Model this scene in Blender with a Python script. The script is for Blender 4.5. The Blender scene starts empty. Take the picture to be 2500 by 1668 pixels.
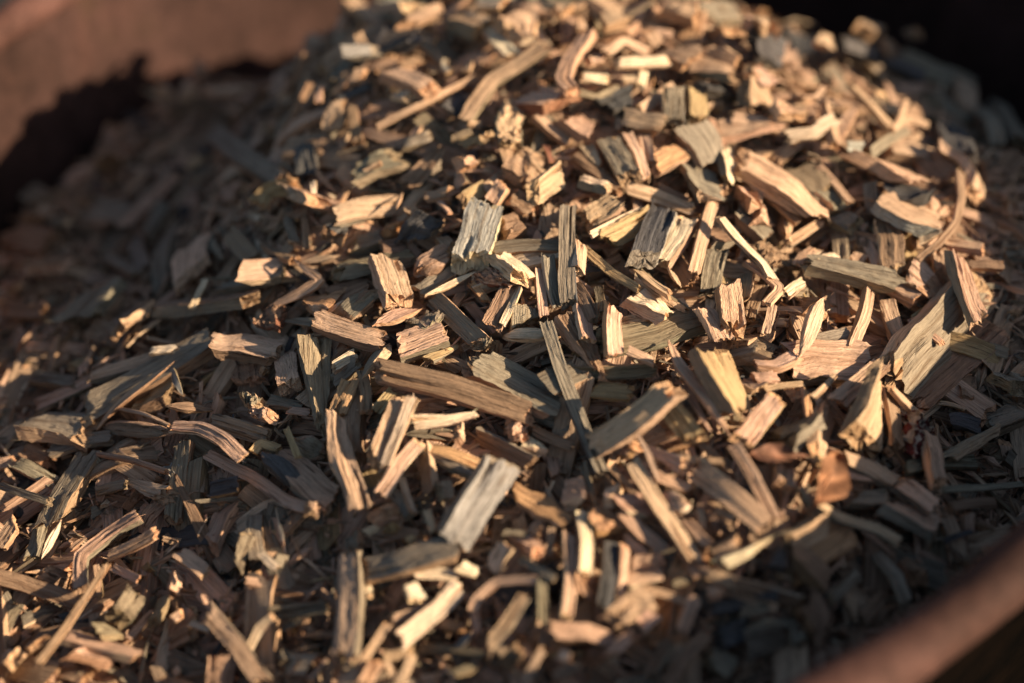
import bpy, math, random
import numpy as np
from mathutils import Vector

# ---------------------------------------------------------------- camera, sky, sun, exposure
sc = bpy.context.scene
col = sc.collection
LENS, SENS = 50.0, 36.0
CAM = np.array((0.0, -0.508, 0.356))
FWD = np.array((0.0, 0.8192, -0.5736)); RGT = np.array((1.0, 0.0, 0.0)); UPV = np.cross(RGT, FWD)
cd = bpy.data.cameras.new('camera'); cam = bpy.data.objects.new('camera', cd); col.objects.link(cam)
cam.location = CAM; cam.rotation_euler = Vector(FWD).to_track_quat('-Z', 'Y').to_euler()
cd.lens = LENS; cd.sensor_width = SENS; cd.clip_start = 0.01; cd.clip_end = 500
cd.dof.use_dof = True; cd.dof.focus_distance = 0.597; cd.dof.aperture_fstop = 2.3
sc.camera = cam
SUN_AZ, SUN_EL = math.radians(-12), math.radians(21.5)
SUN = np.array((math.cos(SUN_AZ)*math.cos(SUN_EL), math.sin(SUN_AZ)*math.cos(SUN_EL), math.sin(SUN_EL)))
ld = bpy.data.lights.new('sun', 'SUN'); ld.energy = 5.0; ld.angle = math.radians(0.53); ld.color = (1.0, 0.81, 0.585)
sun = bpy.data.objects.new('sun', ld); col.objects.link(sun)
sun.rotation_euler = Vector(-SUN).to_track_quat('-Z', 'Y').to_euler()
w = bpy.data.worlds.new('World'); sc.world = w; w.use_nodes = True
nt = w.node_tree; nt.nodes.clear()
so = nt.nodes.new('ShaderNodeOutputWorld'); bg = nt.nodes.new('ShaderNodeBackground'); sk = nt.nodes.new('ShaderNodeTexSky')
sk.sky_type = 'NISHITA'; sk.sun_disc = False; sk.sun_elevation = SUN_EL; sk.sun_rotation = math.atan2(SUN[0], SUN[1])
bg.inputs['Strength'].default_value = 0.05
nt.links.new(sk.outputs[0], bg.inputs[0]); nt.links.new(bg.outputs[0], so.inputs[0])
sc.view_settings.view_transform = 'Standard'; sc.view_settings.look = 'None'
sc.view_settings.exposure = 1.06; sc.view_settings.gamma = 1.0

rng = np.random.default_rng(11)

# ---------------------------------------------------------------- shape of the heap
def hgt(x, y):
    dx = x - 0.03; dy = y - 0.215
    dx = np.where(dx > 0, dx*0.80, dx*1.02); dy = np.where(dy > 0, dy*1.7, dy)
    d = np.sqrt(dx*dx + dy*dy)
    z = 0.092 - 0.425*(np.sqrt(d*d + 0.0016) - 0.04)
    z = z - 0.022*np.exp(-((x+0.185)/0.065)**2 - ((y-0.10)/0.13)**2) + 0.009*np.exp(-((x+0.085)/0.035)**2 - ((y-0.09)/0.07)**2)
    z = z - 0.010*np.exp(-((x+0.125)/0.05)**2 - ((y+0.10)/0.06)**2) + 0.006*np.exp(-((x+0.045)/0.035)**2 - ((y+0.075)/0.05)**2)
    st = lambda v: np.clip(v, 0, 1)**2*(3-2*np.clip(v, 0, 1))
    z = z - 0.020*st((-x-0.09)/0.10)*st((y-0.05)/0.12) + 0.012*np.exp(-((x+0.195)/0.03)**2 - ((y-0.30)/0.035)**2) - 0.020*np.exp(-((x+0.145)/0.032)**2 - ((y-0.28)/0.06)**2) - 0.019*st((x-0.03)/0.15)*st((y-0.10)/0.12) - 0.022*st((x-0.22)/0.10)*st((y-0.08)/0.15)
    z = z + 0.019*np.exp(-((x-0.09)/0.085)**2 - ((y+0.095)/0.075)**2)
    z = z + 0.004*np.sin(x*31 + 1.3)*np.sin(y*27 + 0.4) + 0.0025*np.sin(x*67 + y*41) + 0.0018*np.sin(x*97 - y*83 + 2)
    return z
def nrm(x, y):
    e = 0.004
    n = np.array((-(hgt(x+e, y)-hgt(x-e, y))/(2*e), -(hgt(x, y+e)-hgt(x, y-e))/(2*e), 1.0))
    return n/np.linalg.norm(n)
TT = np.linspace(0.3, 1.1, 500)
def unproj(px, py, lift):
    "a spot of the heap (raised by lift) seen at this place of the photograph"
    d = FWD + (px-1250)/2500*0.72*RGT + (834-py)/2500*0.72*UPV
    p = CAM[None, :] + TT[:, None]*d[None, :]
    g = p[:, 2] - hgt(p[:, 0], p[:, 1]) - lift
    k = np.where(g < 0)[0]
    if len(k) and k[0] > 0:
        i = k[0]; a = g[i-1]/(g[i-1]-g[i]); return p[i-1]*(1-a) + p[i]*a
    return p[int(np.argmin(g))]
def project(p):
    r = p - CAM; z = r @ FWD
    return 1250 + (r @ RGT)/z*2500/0.72, 834 - (r @ UPV)/z*2500/0.72, z

# ---------------------------------------------------------------- materials
def newmat(name):
    m = bpy.data.materials.new(name); m.use_nodes = True
    t = m.node_tree; t.nodes.clear()
    o = t.nodes.new('ShaderNodeOutputMaterial'); b = t.nodes.new('ShaderNodeBsdfPrincipled')
    t.links.new(b.outputs[0], o.inputs[0]); return m, t, b
def nd(t, typ, **k):
    n = t.nodes.new(typ)
    for a, v in k.items():
        if a in n.inputs.keys() if isinstance(a, str) else False: n.inputs[a].default_value = v
        else: setattr(n, a, v)
    return n
def ramp(t, src, stops):
    r = t.nodes.new('ShaderNodeValToRGB'); e = r.color_ramp.elements
    while len(e) < len(stops): e.new(0.5)
    for i, (p, c) in enumerate(stops): e[i].position = p; e[i].color = (c[0], c[1], c[2], 1) if hasattr(c, '__len__') else (c, c, c, 1)
    t.links.new(src, r.inputs[0]); return r.outputs[0]
def mapped_noise(t, src, scale, sc_, detail=4, rough=0.6, dist=0.0):
    mp = t.nodes.new('ShaderNodeMapping'); mp.inputs['Scale'].default_value = scale; t.links.new(src, mp.inputs[0])
    n = t.nodes.new('ShaderNodeTexNoise'); n.inputs['Scale'].default_value = sc_; n.inputs['Detail'].default_value = detail
    n.inputs['Roughness'].default_value = rough; n.inputs['Distortion'].default_value = dist
    t.links.new(mp.outputs[0], n.inputs['Vector']); return n.outputs[0]
def mixc(t, mode, fac, a, b):
    m = t.nodes.new('ShaderNodeMix'); m.data_type = 'RGBA'; m.blend_type = mode
    for s, v in ((m.inputs[0], fac), (m.inputs[6], a), (m.inputs[7], b)):
        if isinstance(v, bpy.types.NodeSocket): t.links.new(v, s)
        elif hasattr(v, '__len__'): s.default_value = (*v, 1)
        elif s.type == 'VALUE': s.default_value = v
        else: s.default_value = (v, v, v, 1)
    return m.outputs[2]
def make_wood():
    m, t, b = newmat('weathered_wood')
    at = t.nodes.new('ShaderNodeAttribute'); at.attribute_name = 'tint'
    gc = t.nodes.new('ShaderNodeAttribute'); gc.attribute_name = 'gc'
    v = gc.outputs['Vector']
    fine = mapped_noise(t, v, (60, 1500, 1500), 1.0, 3, 0.65)
    ring = mapped_noise(t, v, (14, 420, 420), 1.0, 3, 0.55, 0.6)
    blot = mapped_noise(t, v, (90, 150, 150), 1.0, 5, 0.65)
    crack = mapped_noise(t, v, (45, 900, 900), 1.0, 2, 0.5, 0.3)
    speck = mapped_noise(t, v, (700, 900, 900), 1.0, 2, 0.5)
    c = mixc(t, 'MULTIPLY', 1.0, at.outputs['Color'], ramp(t, ring, [(0.30, (0.60, 0.52, 0.44)), (0.47, (0.95, 0.94, 0.92)), (0.62, (1.12, 1.12, 1.10)), (0.75, (0.82, 0.76, 0.68))]))
    c = mixc(t, 'MULTIPLY', 0.75, c, ramp(t, fine, [(0.3, (0.62, 0.58, 0.54)), (0.55, (1.05, 1.05, 1.05)), (0.7, (1.2, 1.2, 1.2))]))
    grey = mixc(t, 'MIX', ramp(t, blot, [(0.53, 0.0), (0.68, 0.65)]), c, mixc(t, 'MULTIPLY', 1.0, c, (0.60, 0.61, 0.62)))
    c = mixc(t, 'MIX', ramp(t, crack, [(0.30, 0.85), (0.37, 0.0)]), grey, mixc(t, 'MULTIPLY', 1.0, grey, (0.22, 0.17, 0.14)))
    c = mixc(t, 'MIX', ramp(t, speck, [(0.70, 0.0), (0.78, 0.7)]), c, mixc(t, 'MULTIPLY', 1.0, c, (0.3, 0.22, 0.17)))
    t.links.new(c, b.inputs['Base Color'])
    b.inputs['Roughness'].default_value = 0.72; b.inputs['Specular IOR Level'].default_value = 0.28
    ad = t.nodes.new('ShaderNodeMath'); ad.operation = 'ADD'; t.links.new(fine, ad.inputs[0]); t.links.new(crack, ad.inputs[1])
    a2 = t.nodes.new('ShaderNodeMath'); a2.operation = 'ADD'; t.links.new(ad.outputs[0], a2.inputs[0]); t.links.new(blot, a2.inputs[1])
    bp = t.nodes.new('ShaderNodeBump'); bp.inputs['Strength'].default_value = 0.8; bp.inputs['Distance'].default_value = 0.0014
    t.links.new(a2.outputs[0], bp.inputs['Height']); t.links.new(bp.outputs[0], b.inputs['Normal'])
    return m
WOOD = make_wood()
def make_leafmat():
    m, t, b = newmat('dry_leaf')
    at = t.nodes.new('ShaderNodeAttribute'); at.attribute_name = 'tint'
    gc = t.nodes.new('ShaderNodeAttribute'); gc.attribute_name = 'gc'
    n = mapped_noise(t, gc.outputs['Vector'], (160, 160, 160), 1.0, 5, 0.6)
    wv = t.nodes.new('ShaderNodeTexWave'); wv.bands_direction = 'DIAGONAL'; wv.inputs['Scale'].default_value = 55; wv.inputs['Distortion'].default_value = 2.5
    t.links.new(gc.outputs['Vector'], wv.inputs['Vector'])
    c = mixc(t, 'MULTIPLY', 1.0, at.outputs['Color'], ramp(t, n, [(0.35, (0.55, 0.5, 0.45)), (0.6, (1.1, 1.05, 1.0))]))
    c = mixc(t, 'MULTIPLY', 1.0, c, ramp(t, wv.outputs[1], [(0.0, (1.5, 1.4, 1.3)), (0.22, (1.0, 0.9, 0.85)), (0.8, (0.7, 0.62, 0.55))]))
    t.links.new(c, b.inputs['Base Color']); b.inputs['Roughness'].default_value = 0.75; b.inputs['Specular IOR Level'].default_value = 0.25
    bp = t.nodes.new('ShaderNodeBump'); bp.inputs['Distance'].default_value = 0.0006; bp.inputs['Strength'].default_value = 0.7
    t.links.new(wv.outputs[1], bp.inputs['Height']); t.links.new(bp.outputs[0], b.inputs['Normal'])
    return m
LEAF = make_leafmat()
def make_rust(name, k):
    m, t, b = newmat(name)
    tc = t.nodes.new('ShaderNodeTexCoord'); v = tc.outputs['Object']
    big = mapped_noise(t, v, (9, 9, 9), 1.0, 6, 0.62); small = mapped_noise(t, v, (160, 160, 160), 1.0, 5, 0.7)
    str_ = mapped_noise(t, v, (40, 40, 8), 1.0, 4, 0.6)
    c = ramp(t, big, [(0.30, (0.018, 0.010, 0.008)), (0.44, (0.035, 0.018, 0.014)), (0.60, (0.056, 0.029, 0.024)), (0.75, (0.052, 0.031, 0.018))])
    c = mixc(t, 'MULTIPLY', 0.8, c, ramp(t, small, [(0.3, (0.5, 0.45, 0.42)), (0.6, (1.15, 1.1, 1.05)), (0.8, (1.5, 1.3, 1.1))]))
    c = mixc(t, 'MULTIPLY', 0.5, c, ramp(t, str_, [(0.3, (0.7, 0.65, 0.6)), (0.6, (1.1, 1.1, 1.1))]))
    pat = mapped_noise(t, v, (34, 34, 34), 1.0, 5, 0.7, 0.8)
    c = mixc(t, 'MULTIPLY', 0.85, c, ramp(t, pat, [(0.34, (0.66, 0.62, 0.60)), (0.48, (0.95, 0.94, 0.93)), (0.60, (1.08, 1.05, 1.03)), (0.70, (1.4, 1.3, 1.22))]))
    c = mixc(t, 'MULTIPLY', 1.0, c, k)
    t.links.new(c, b.inputs['Base Color']); b.inputs['Roughness'].default_value = 0.8; b.inputs['Specular IOR Level'].default_value = 0.15
    bp = t.nodes.new('ShaderNodeBump'); bp.inputs['Distance'].default_value = 0.001; bp.inputs['Strength'].default_value = 0.6
    t.links.new(small, bp.inputs['Height']); t.links.new(bp.outputs[0], b.inputs['Normal']); return m
RUST = make_rust('rusty_steel', (1.0, 1.0, 1.0))
RIMRUST = make_rust('worn_rust', (2.0, 1.95, 1.95))
def make_soil():
    m, t, b = newmat('soil_in_shade')
    tc = t.nodes.new('ShaderNodeTexCoord'); v = tc.outputs['Object']
    a = mapped_noise(t, v, (12, 12, 12), 1.0, 8, 0.65)
    t.links.new(ramp(t, a, [(0.3, (0.010, 0.008, 0.007)), (0.7, (0.030, 0.023, 0.018))]), b.inputs['Base Color'])  # ground coloured near-black in place of the shadow over it
    b.inputs['Roughness'].default_value = 0.95
    bp = t.nodes.new('ShaderNodeBump'); bp.inputs['Distance'].default_value = 0.02; t.links.new(a, bp.inputs['Height']); t.links.new(bp.outputs[0], b.inputs['Normal']); return m
SOIL = make_soil()
def make_shade_black():
    m, t, b = newmat('shade_black_steel')  # near-black colour stands in for shade on the outer wall
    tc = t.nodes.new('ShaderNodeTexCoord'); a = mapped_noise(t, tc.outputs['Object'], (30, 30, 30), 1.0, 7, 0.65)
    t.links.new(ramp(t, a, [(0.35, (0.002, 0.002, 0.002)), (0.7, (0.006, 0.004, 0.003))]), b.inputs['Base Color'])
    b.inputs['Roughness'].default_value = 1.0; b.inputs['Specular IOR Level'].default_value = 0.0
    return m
SHADE_BLACK = make_shade_black()

PAL = {'P': (0.64, 0.405, 0.27), 'T': (0.57, 0.38, 0.24), 'Y': (0.52, 0.36, 0.18), 'G': (0.30, 0.242, 0.170),
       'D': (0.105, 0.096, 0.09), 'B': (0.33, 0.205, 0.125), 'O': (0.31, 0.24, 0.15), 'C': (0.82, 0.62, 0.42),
       'W': (0.42, 0.38, 0.33), 'R': (0.30, 0.125, 0.075), 'A': (0.57, 0.33, 0.17), 'N': (0.235, 0.205, 0.135)}

# ---------------------------------------------------------------- mesh makers
def smooth_noise(n, k, r):
    "n samples of a smooth random curve with about k swings"
    kp = r.normal(size=k+3); x = np.linspace(0, k, n); i = np.floor(x).astype(int); f = x - i; f = f*f*(3-2*f)
    return kp[i]*(1-f) + kp[i+1]*f
def unit_chip(rows, na, nb, shape, r, jag, aspect):
    """chip in a unit box, length along x: verts (v,3), quads (q,4), class of each quad (0 broad face, 1 edge, 2 broken end).
    aspect = width / length, used so that broken ends keep their scale"""
    top = [(u, 1.0) for u in np.linspace(-1, 1, na+1)[:-1]]
    rt = [(1.0, v) for v in np.linspace(1, -1, nb+1)[:-1]]
    bt = [(u, -1.0) for u in np.linspace(1, -1, na+1)[:-1]]
    lf = [(-1.0, v) for v in np.linspace(-1, 1, nb+1)[:-1]]
    uv = np.array(top + rt + bt + lf); m = len(uv)
    s = np.linspace(0, 1, rows)
    s = 0.5 - 0.5*np.cos(np.pi*(0.12 + 0.76*s)) ; s = (s-s[0])/(s[-1]-s[0])
    if shape == 'w': W = 1 - 0.72*s**1.2
    elif shape == 'v': W = 1 - 0.72*(1-s)**1.2
    elif shape == 'p': W = 0.10 + 0.90*np.sin(np.pi*np.clip(s, 0, 1))**0.75
    elif shape == 'o': W = np.sqrt(np.clip(1-np.abs(2*s-1)**3.2, 0.05, 1))
    elif shape == 'k': W = 0.65 + 0.35*np.sin(np.pi*s)
    else: W = np.ones(rows)
    wob = {'b': 0.12, 'k': 0.20, 'f': 0.13, 'o': 0.05}.get(shape, 0.040)
    WL = W*(1 + wob*smooth_noise(rows, 4, r)); WR = W*(1 + wob*smooth_noise(rows, 4, r))
    TH = (0.55 + 0.45*W)*(1 + (0.25 if shape == 'k' else 0.14)*smooth_noise(rows, 4, r))
    if shape in ('p', 'w', 'v'): TH = TH*(0.4 + 0.6*W)
    U = uv[:, 0][None, :]; V = uv[:, 1][None, :]
    fl = r.normal(size=m)*0.5; fl = fl + 0.5*np.roll(fl, 1)
    rowmod = 0.6 + 0.4*np.stack([smooth_noise(rows, 3, r) for _ in range(m)], 1)
    amp = {'b': 0.34, 'k': 0.45, 'f': 0.15, 'o': 0.12, 't': 0.08}.get(shape, float(r.choice([0.09, 0.16, 0.28])))
    if shape == 't' or shape == 'k' or shape == 'o':
        q = {'t': 0.9, 'k': 0.5, 'o': 0.45}[shape]; rad = np.sqrt(U*U + V*V); U = U*(1-q + q/rad); V = V*(1-q + q/rad)
    y = np.where(U < 0, U*WL[:, None], U*WR[:, None]) + 0.06*amp*fl[None, :]*rowmod
    z = V*TH[:, None] + amp*fl[None, :]*rowmod*np.where(np.abs(uv[:, 1]) > 0.99, 1, 0.15)[None, :]*TH[:, None]
    if shape == 'k': z = z + 0.25*r.normal(size=z.shape); y = y + 0.08*r.normal(size=y.shape)
    else: z = z + 0.05*r.normal(size=z.shape); y = y + 0.020*r.normal(size=y.shape)
    if rows > 8 and r.random() < 0.6 and shape in 'sfwvb':      # a split running in from one end
        j = int(r.integers(1, na-1)) if na > 2 else 0
        e = s if r.random() < 0.5 else 1 - s
        z[:, j] -= 0.9*np.clip((e-0.45)/0.5, 0, 1)*TH
    # ragged, slanting ends
    sk = r.normal(size=2)*0.24*aspect
    j0 = r.random(m)*jag; j1 = r.random(m)*jag
    j0 = 0.6*j0 + 0.4*np.roll(j0, 1); j1 = 0.6*j1 + 0.4*np.roll(j1, 1)
    mir = [int(np.argmin((uv[:, 0]-u)**2 + (uv[:, 1]+v)**2)) for u, v in uv]   # partner on the opposite face breaks alike
    j0 = 0.4*j0 + 0.6*j0[mir]; j1 = 0.4*j1 + 0.6*j1[mir]
    a = j0 + np.abs(sk[0])*0.5 + sk[0]*0.5*uv[:, 0] + r.normal()*0.12*aspect*uv[:, 1]
    b = 1 - (j1 + np.abs(sk[1])*0.5 + sk[1]*0.5*uv[:, 0] + r.normal()*0.12*aspect*uv[:, 1])
    x = a[None, :] + s[:, None]*(b-a)[None, :] - 0.5
    ring = np.stack([x, y*0.5, z*0.5], 2).reshape(-1, 3)
    caps = []
    for ri, sg in ((0, 1), (rows-1, -1)):
        c = ring[ri*m:(ri+1)*m]; ctr = c.mean(0)
        inner = ctr + (c-ctr)*0.5; inner[:, 0] += sg*(r.random(m)-0.35)*jag*0.8
        ctr2 = ctr.copy(); ctr2[0] += sg*(r.random()-0.4)*jag*0.8
        caps.append((inner, ctr2))
    verts = np.concatenate([ring, caps[0][0], caps[0][1][None], caps[1][0], caps[1][1][None]])
    j = np.arange(m); jn = (j+1) % m; quads = []; cls = []
    sidec = np.where((np.abs(uv[:, 1]) > 0.99) & (np.abs(uv[jn, 1]) > 0.99) & (uv[:, 1]*uv[jn, 1] > 0), 0, 1)
    for i in range(rows-1):
        quads.append(np.stack([i*m+j, i*m+jn, (i+1)*m+jn, (i+1)*m+j], 1)); cls.append(sidec)
    o1 = rows*m; c1 = o1+m; o2 = c1+1; c2 = o2+m
    quads.append(np.stack([j, o1+j, o1+jn, jn], 1)); cls.append(np.full(m, 2))
    last = (rows-1)*m
    quads.append(np.stack([last+j, last+jn, o2+jn, o2+j], 1)); cls.append(np.full(m, 2))
    tris = np.concatenate([np.stack([o1+j, np.full(m, c1), o1+jn], 1), np.stack([o2+j, o2+jn, np.full(m, c2)], 1)])
    q = np.concatenate(quads); cl = np.concatenate(cls)
    return verts, q, cl, tris
def fill_mesh(name, V, Q, T, colq, colt, gc, mat, smooth=True, angle=38):
    me = bpy.data.meshes.new(name)
    nq, ntr = len(Q), len(T)
    me.vertices.add(len(V)); me.vertices.foreach_set('co', np.ascontiguousarray(V, dtype=np.float32).ravel())
    me.loops.add(nq*4 + ntr*3)
    me.loops.foreach_set('vertex_index', np.concatenate([Q.ravel(), T.ravel()]).astype(np.int32))
    me.polygons.add(nq+ntr)
    me.polygons.foreach_set('loop_start', np.concatenate([np.arange(nq)*4, nq*4 + np.arange(ntr)*3]).astype(np.int32))
    me.update(calc_edges=True)
    a = me.attributes.new('tint', 'FLOAT_COLOR', 'FACE'); cc = np.concatenate([colq, colt])
    a.data.foreach_set('color', np.concatenate([cc, np.ones((len(cc), 1))], 1).astype(np.float32).ravel())
    g = me.attributes.new('gc', 'FLOAT_VECTOR', 'POINT'); g.data.foreach_set('vector', gc.astype(np.float32).ravel())
    me.materials.append(mat)
    me.polygons.foreach_set('use_smooth', np.full(nq+ntr, smooth)); 
    if smooth: me.set_sharp_from_angle(angle=math.radians(angle))
    me.validate(); me.update()
    return me
def catmull(P, s):
    P = np.asarray(P, float)
    if len(P) == 2: return P[0][None]*(1-s)[:, None] + P[1][None]*s[:, None]
    d = np.r_[0, np.cumsum(np.linalg.norm(np.diff(P, axis=0), axis=1))]; d /= d[-1]
    E = np.vstack([2*P[0]-P[1], P, 2*P[-1]-P[-2]]); out = []
    for v in s:
        v = min(max(v, 0), 1); i = min(int(np.searchsorted(d, v, 'right'))-1, len(P)-2); f = (v-d[i])/(d[i+1]-d[i])
        p0, p1, p2, p3 = E[i], E[i+1], E[i+2], E[i+3]
        out.append(0.5*((2*p1) + (p2-p0)*f + (2*p0-5*p1+4*p2-p3)*f*f + (3*p1-p0-3*p2+p3)*f**3))
    return np.array(out)
def vary(c, r, a=0.12):
    k = 1 + r.normal()*a; return np.clip(np.array(c)*k*(1 + r.normal(size=3)*0.018), 0.01, 0.85)

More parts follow.
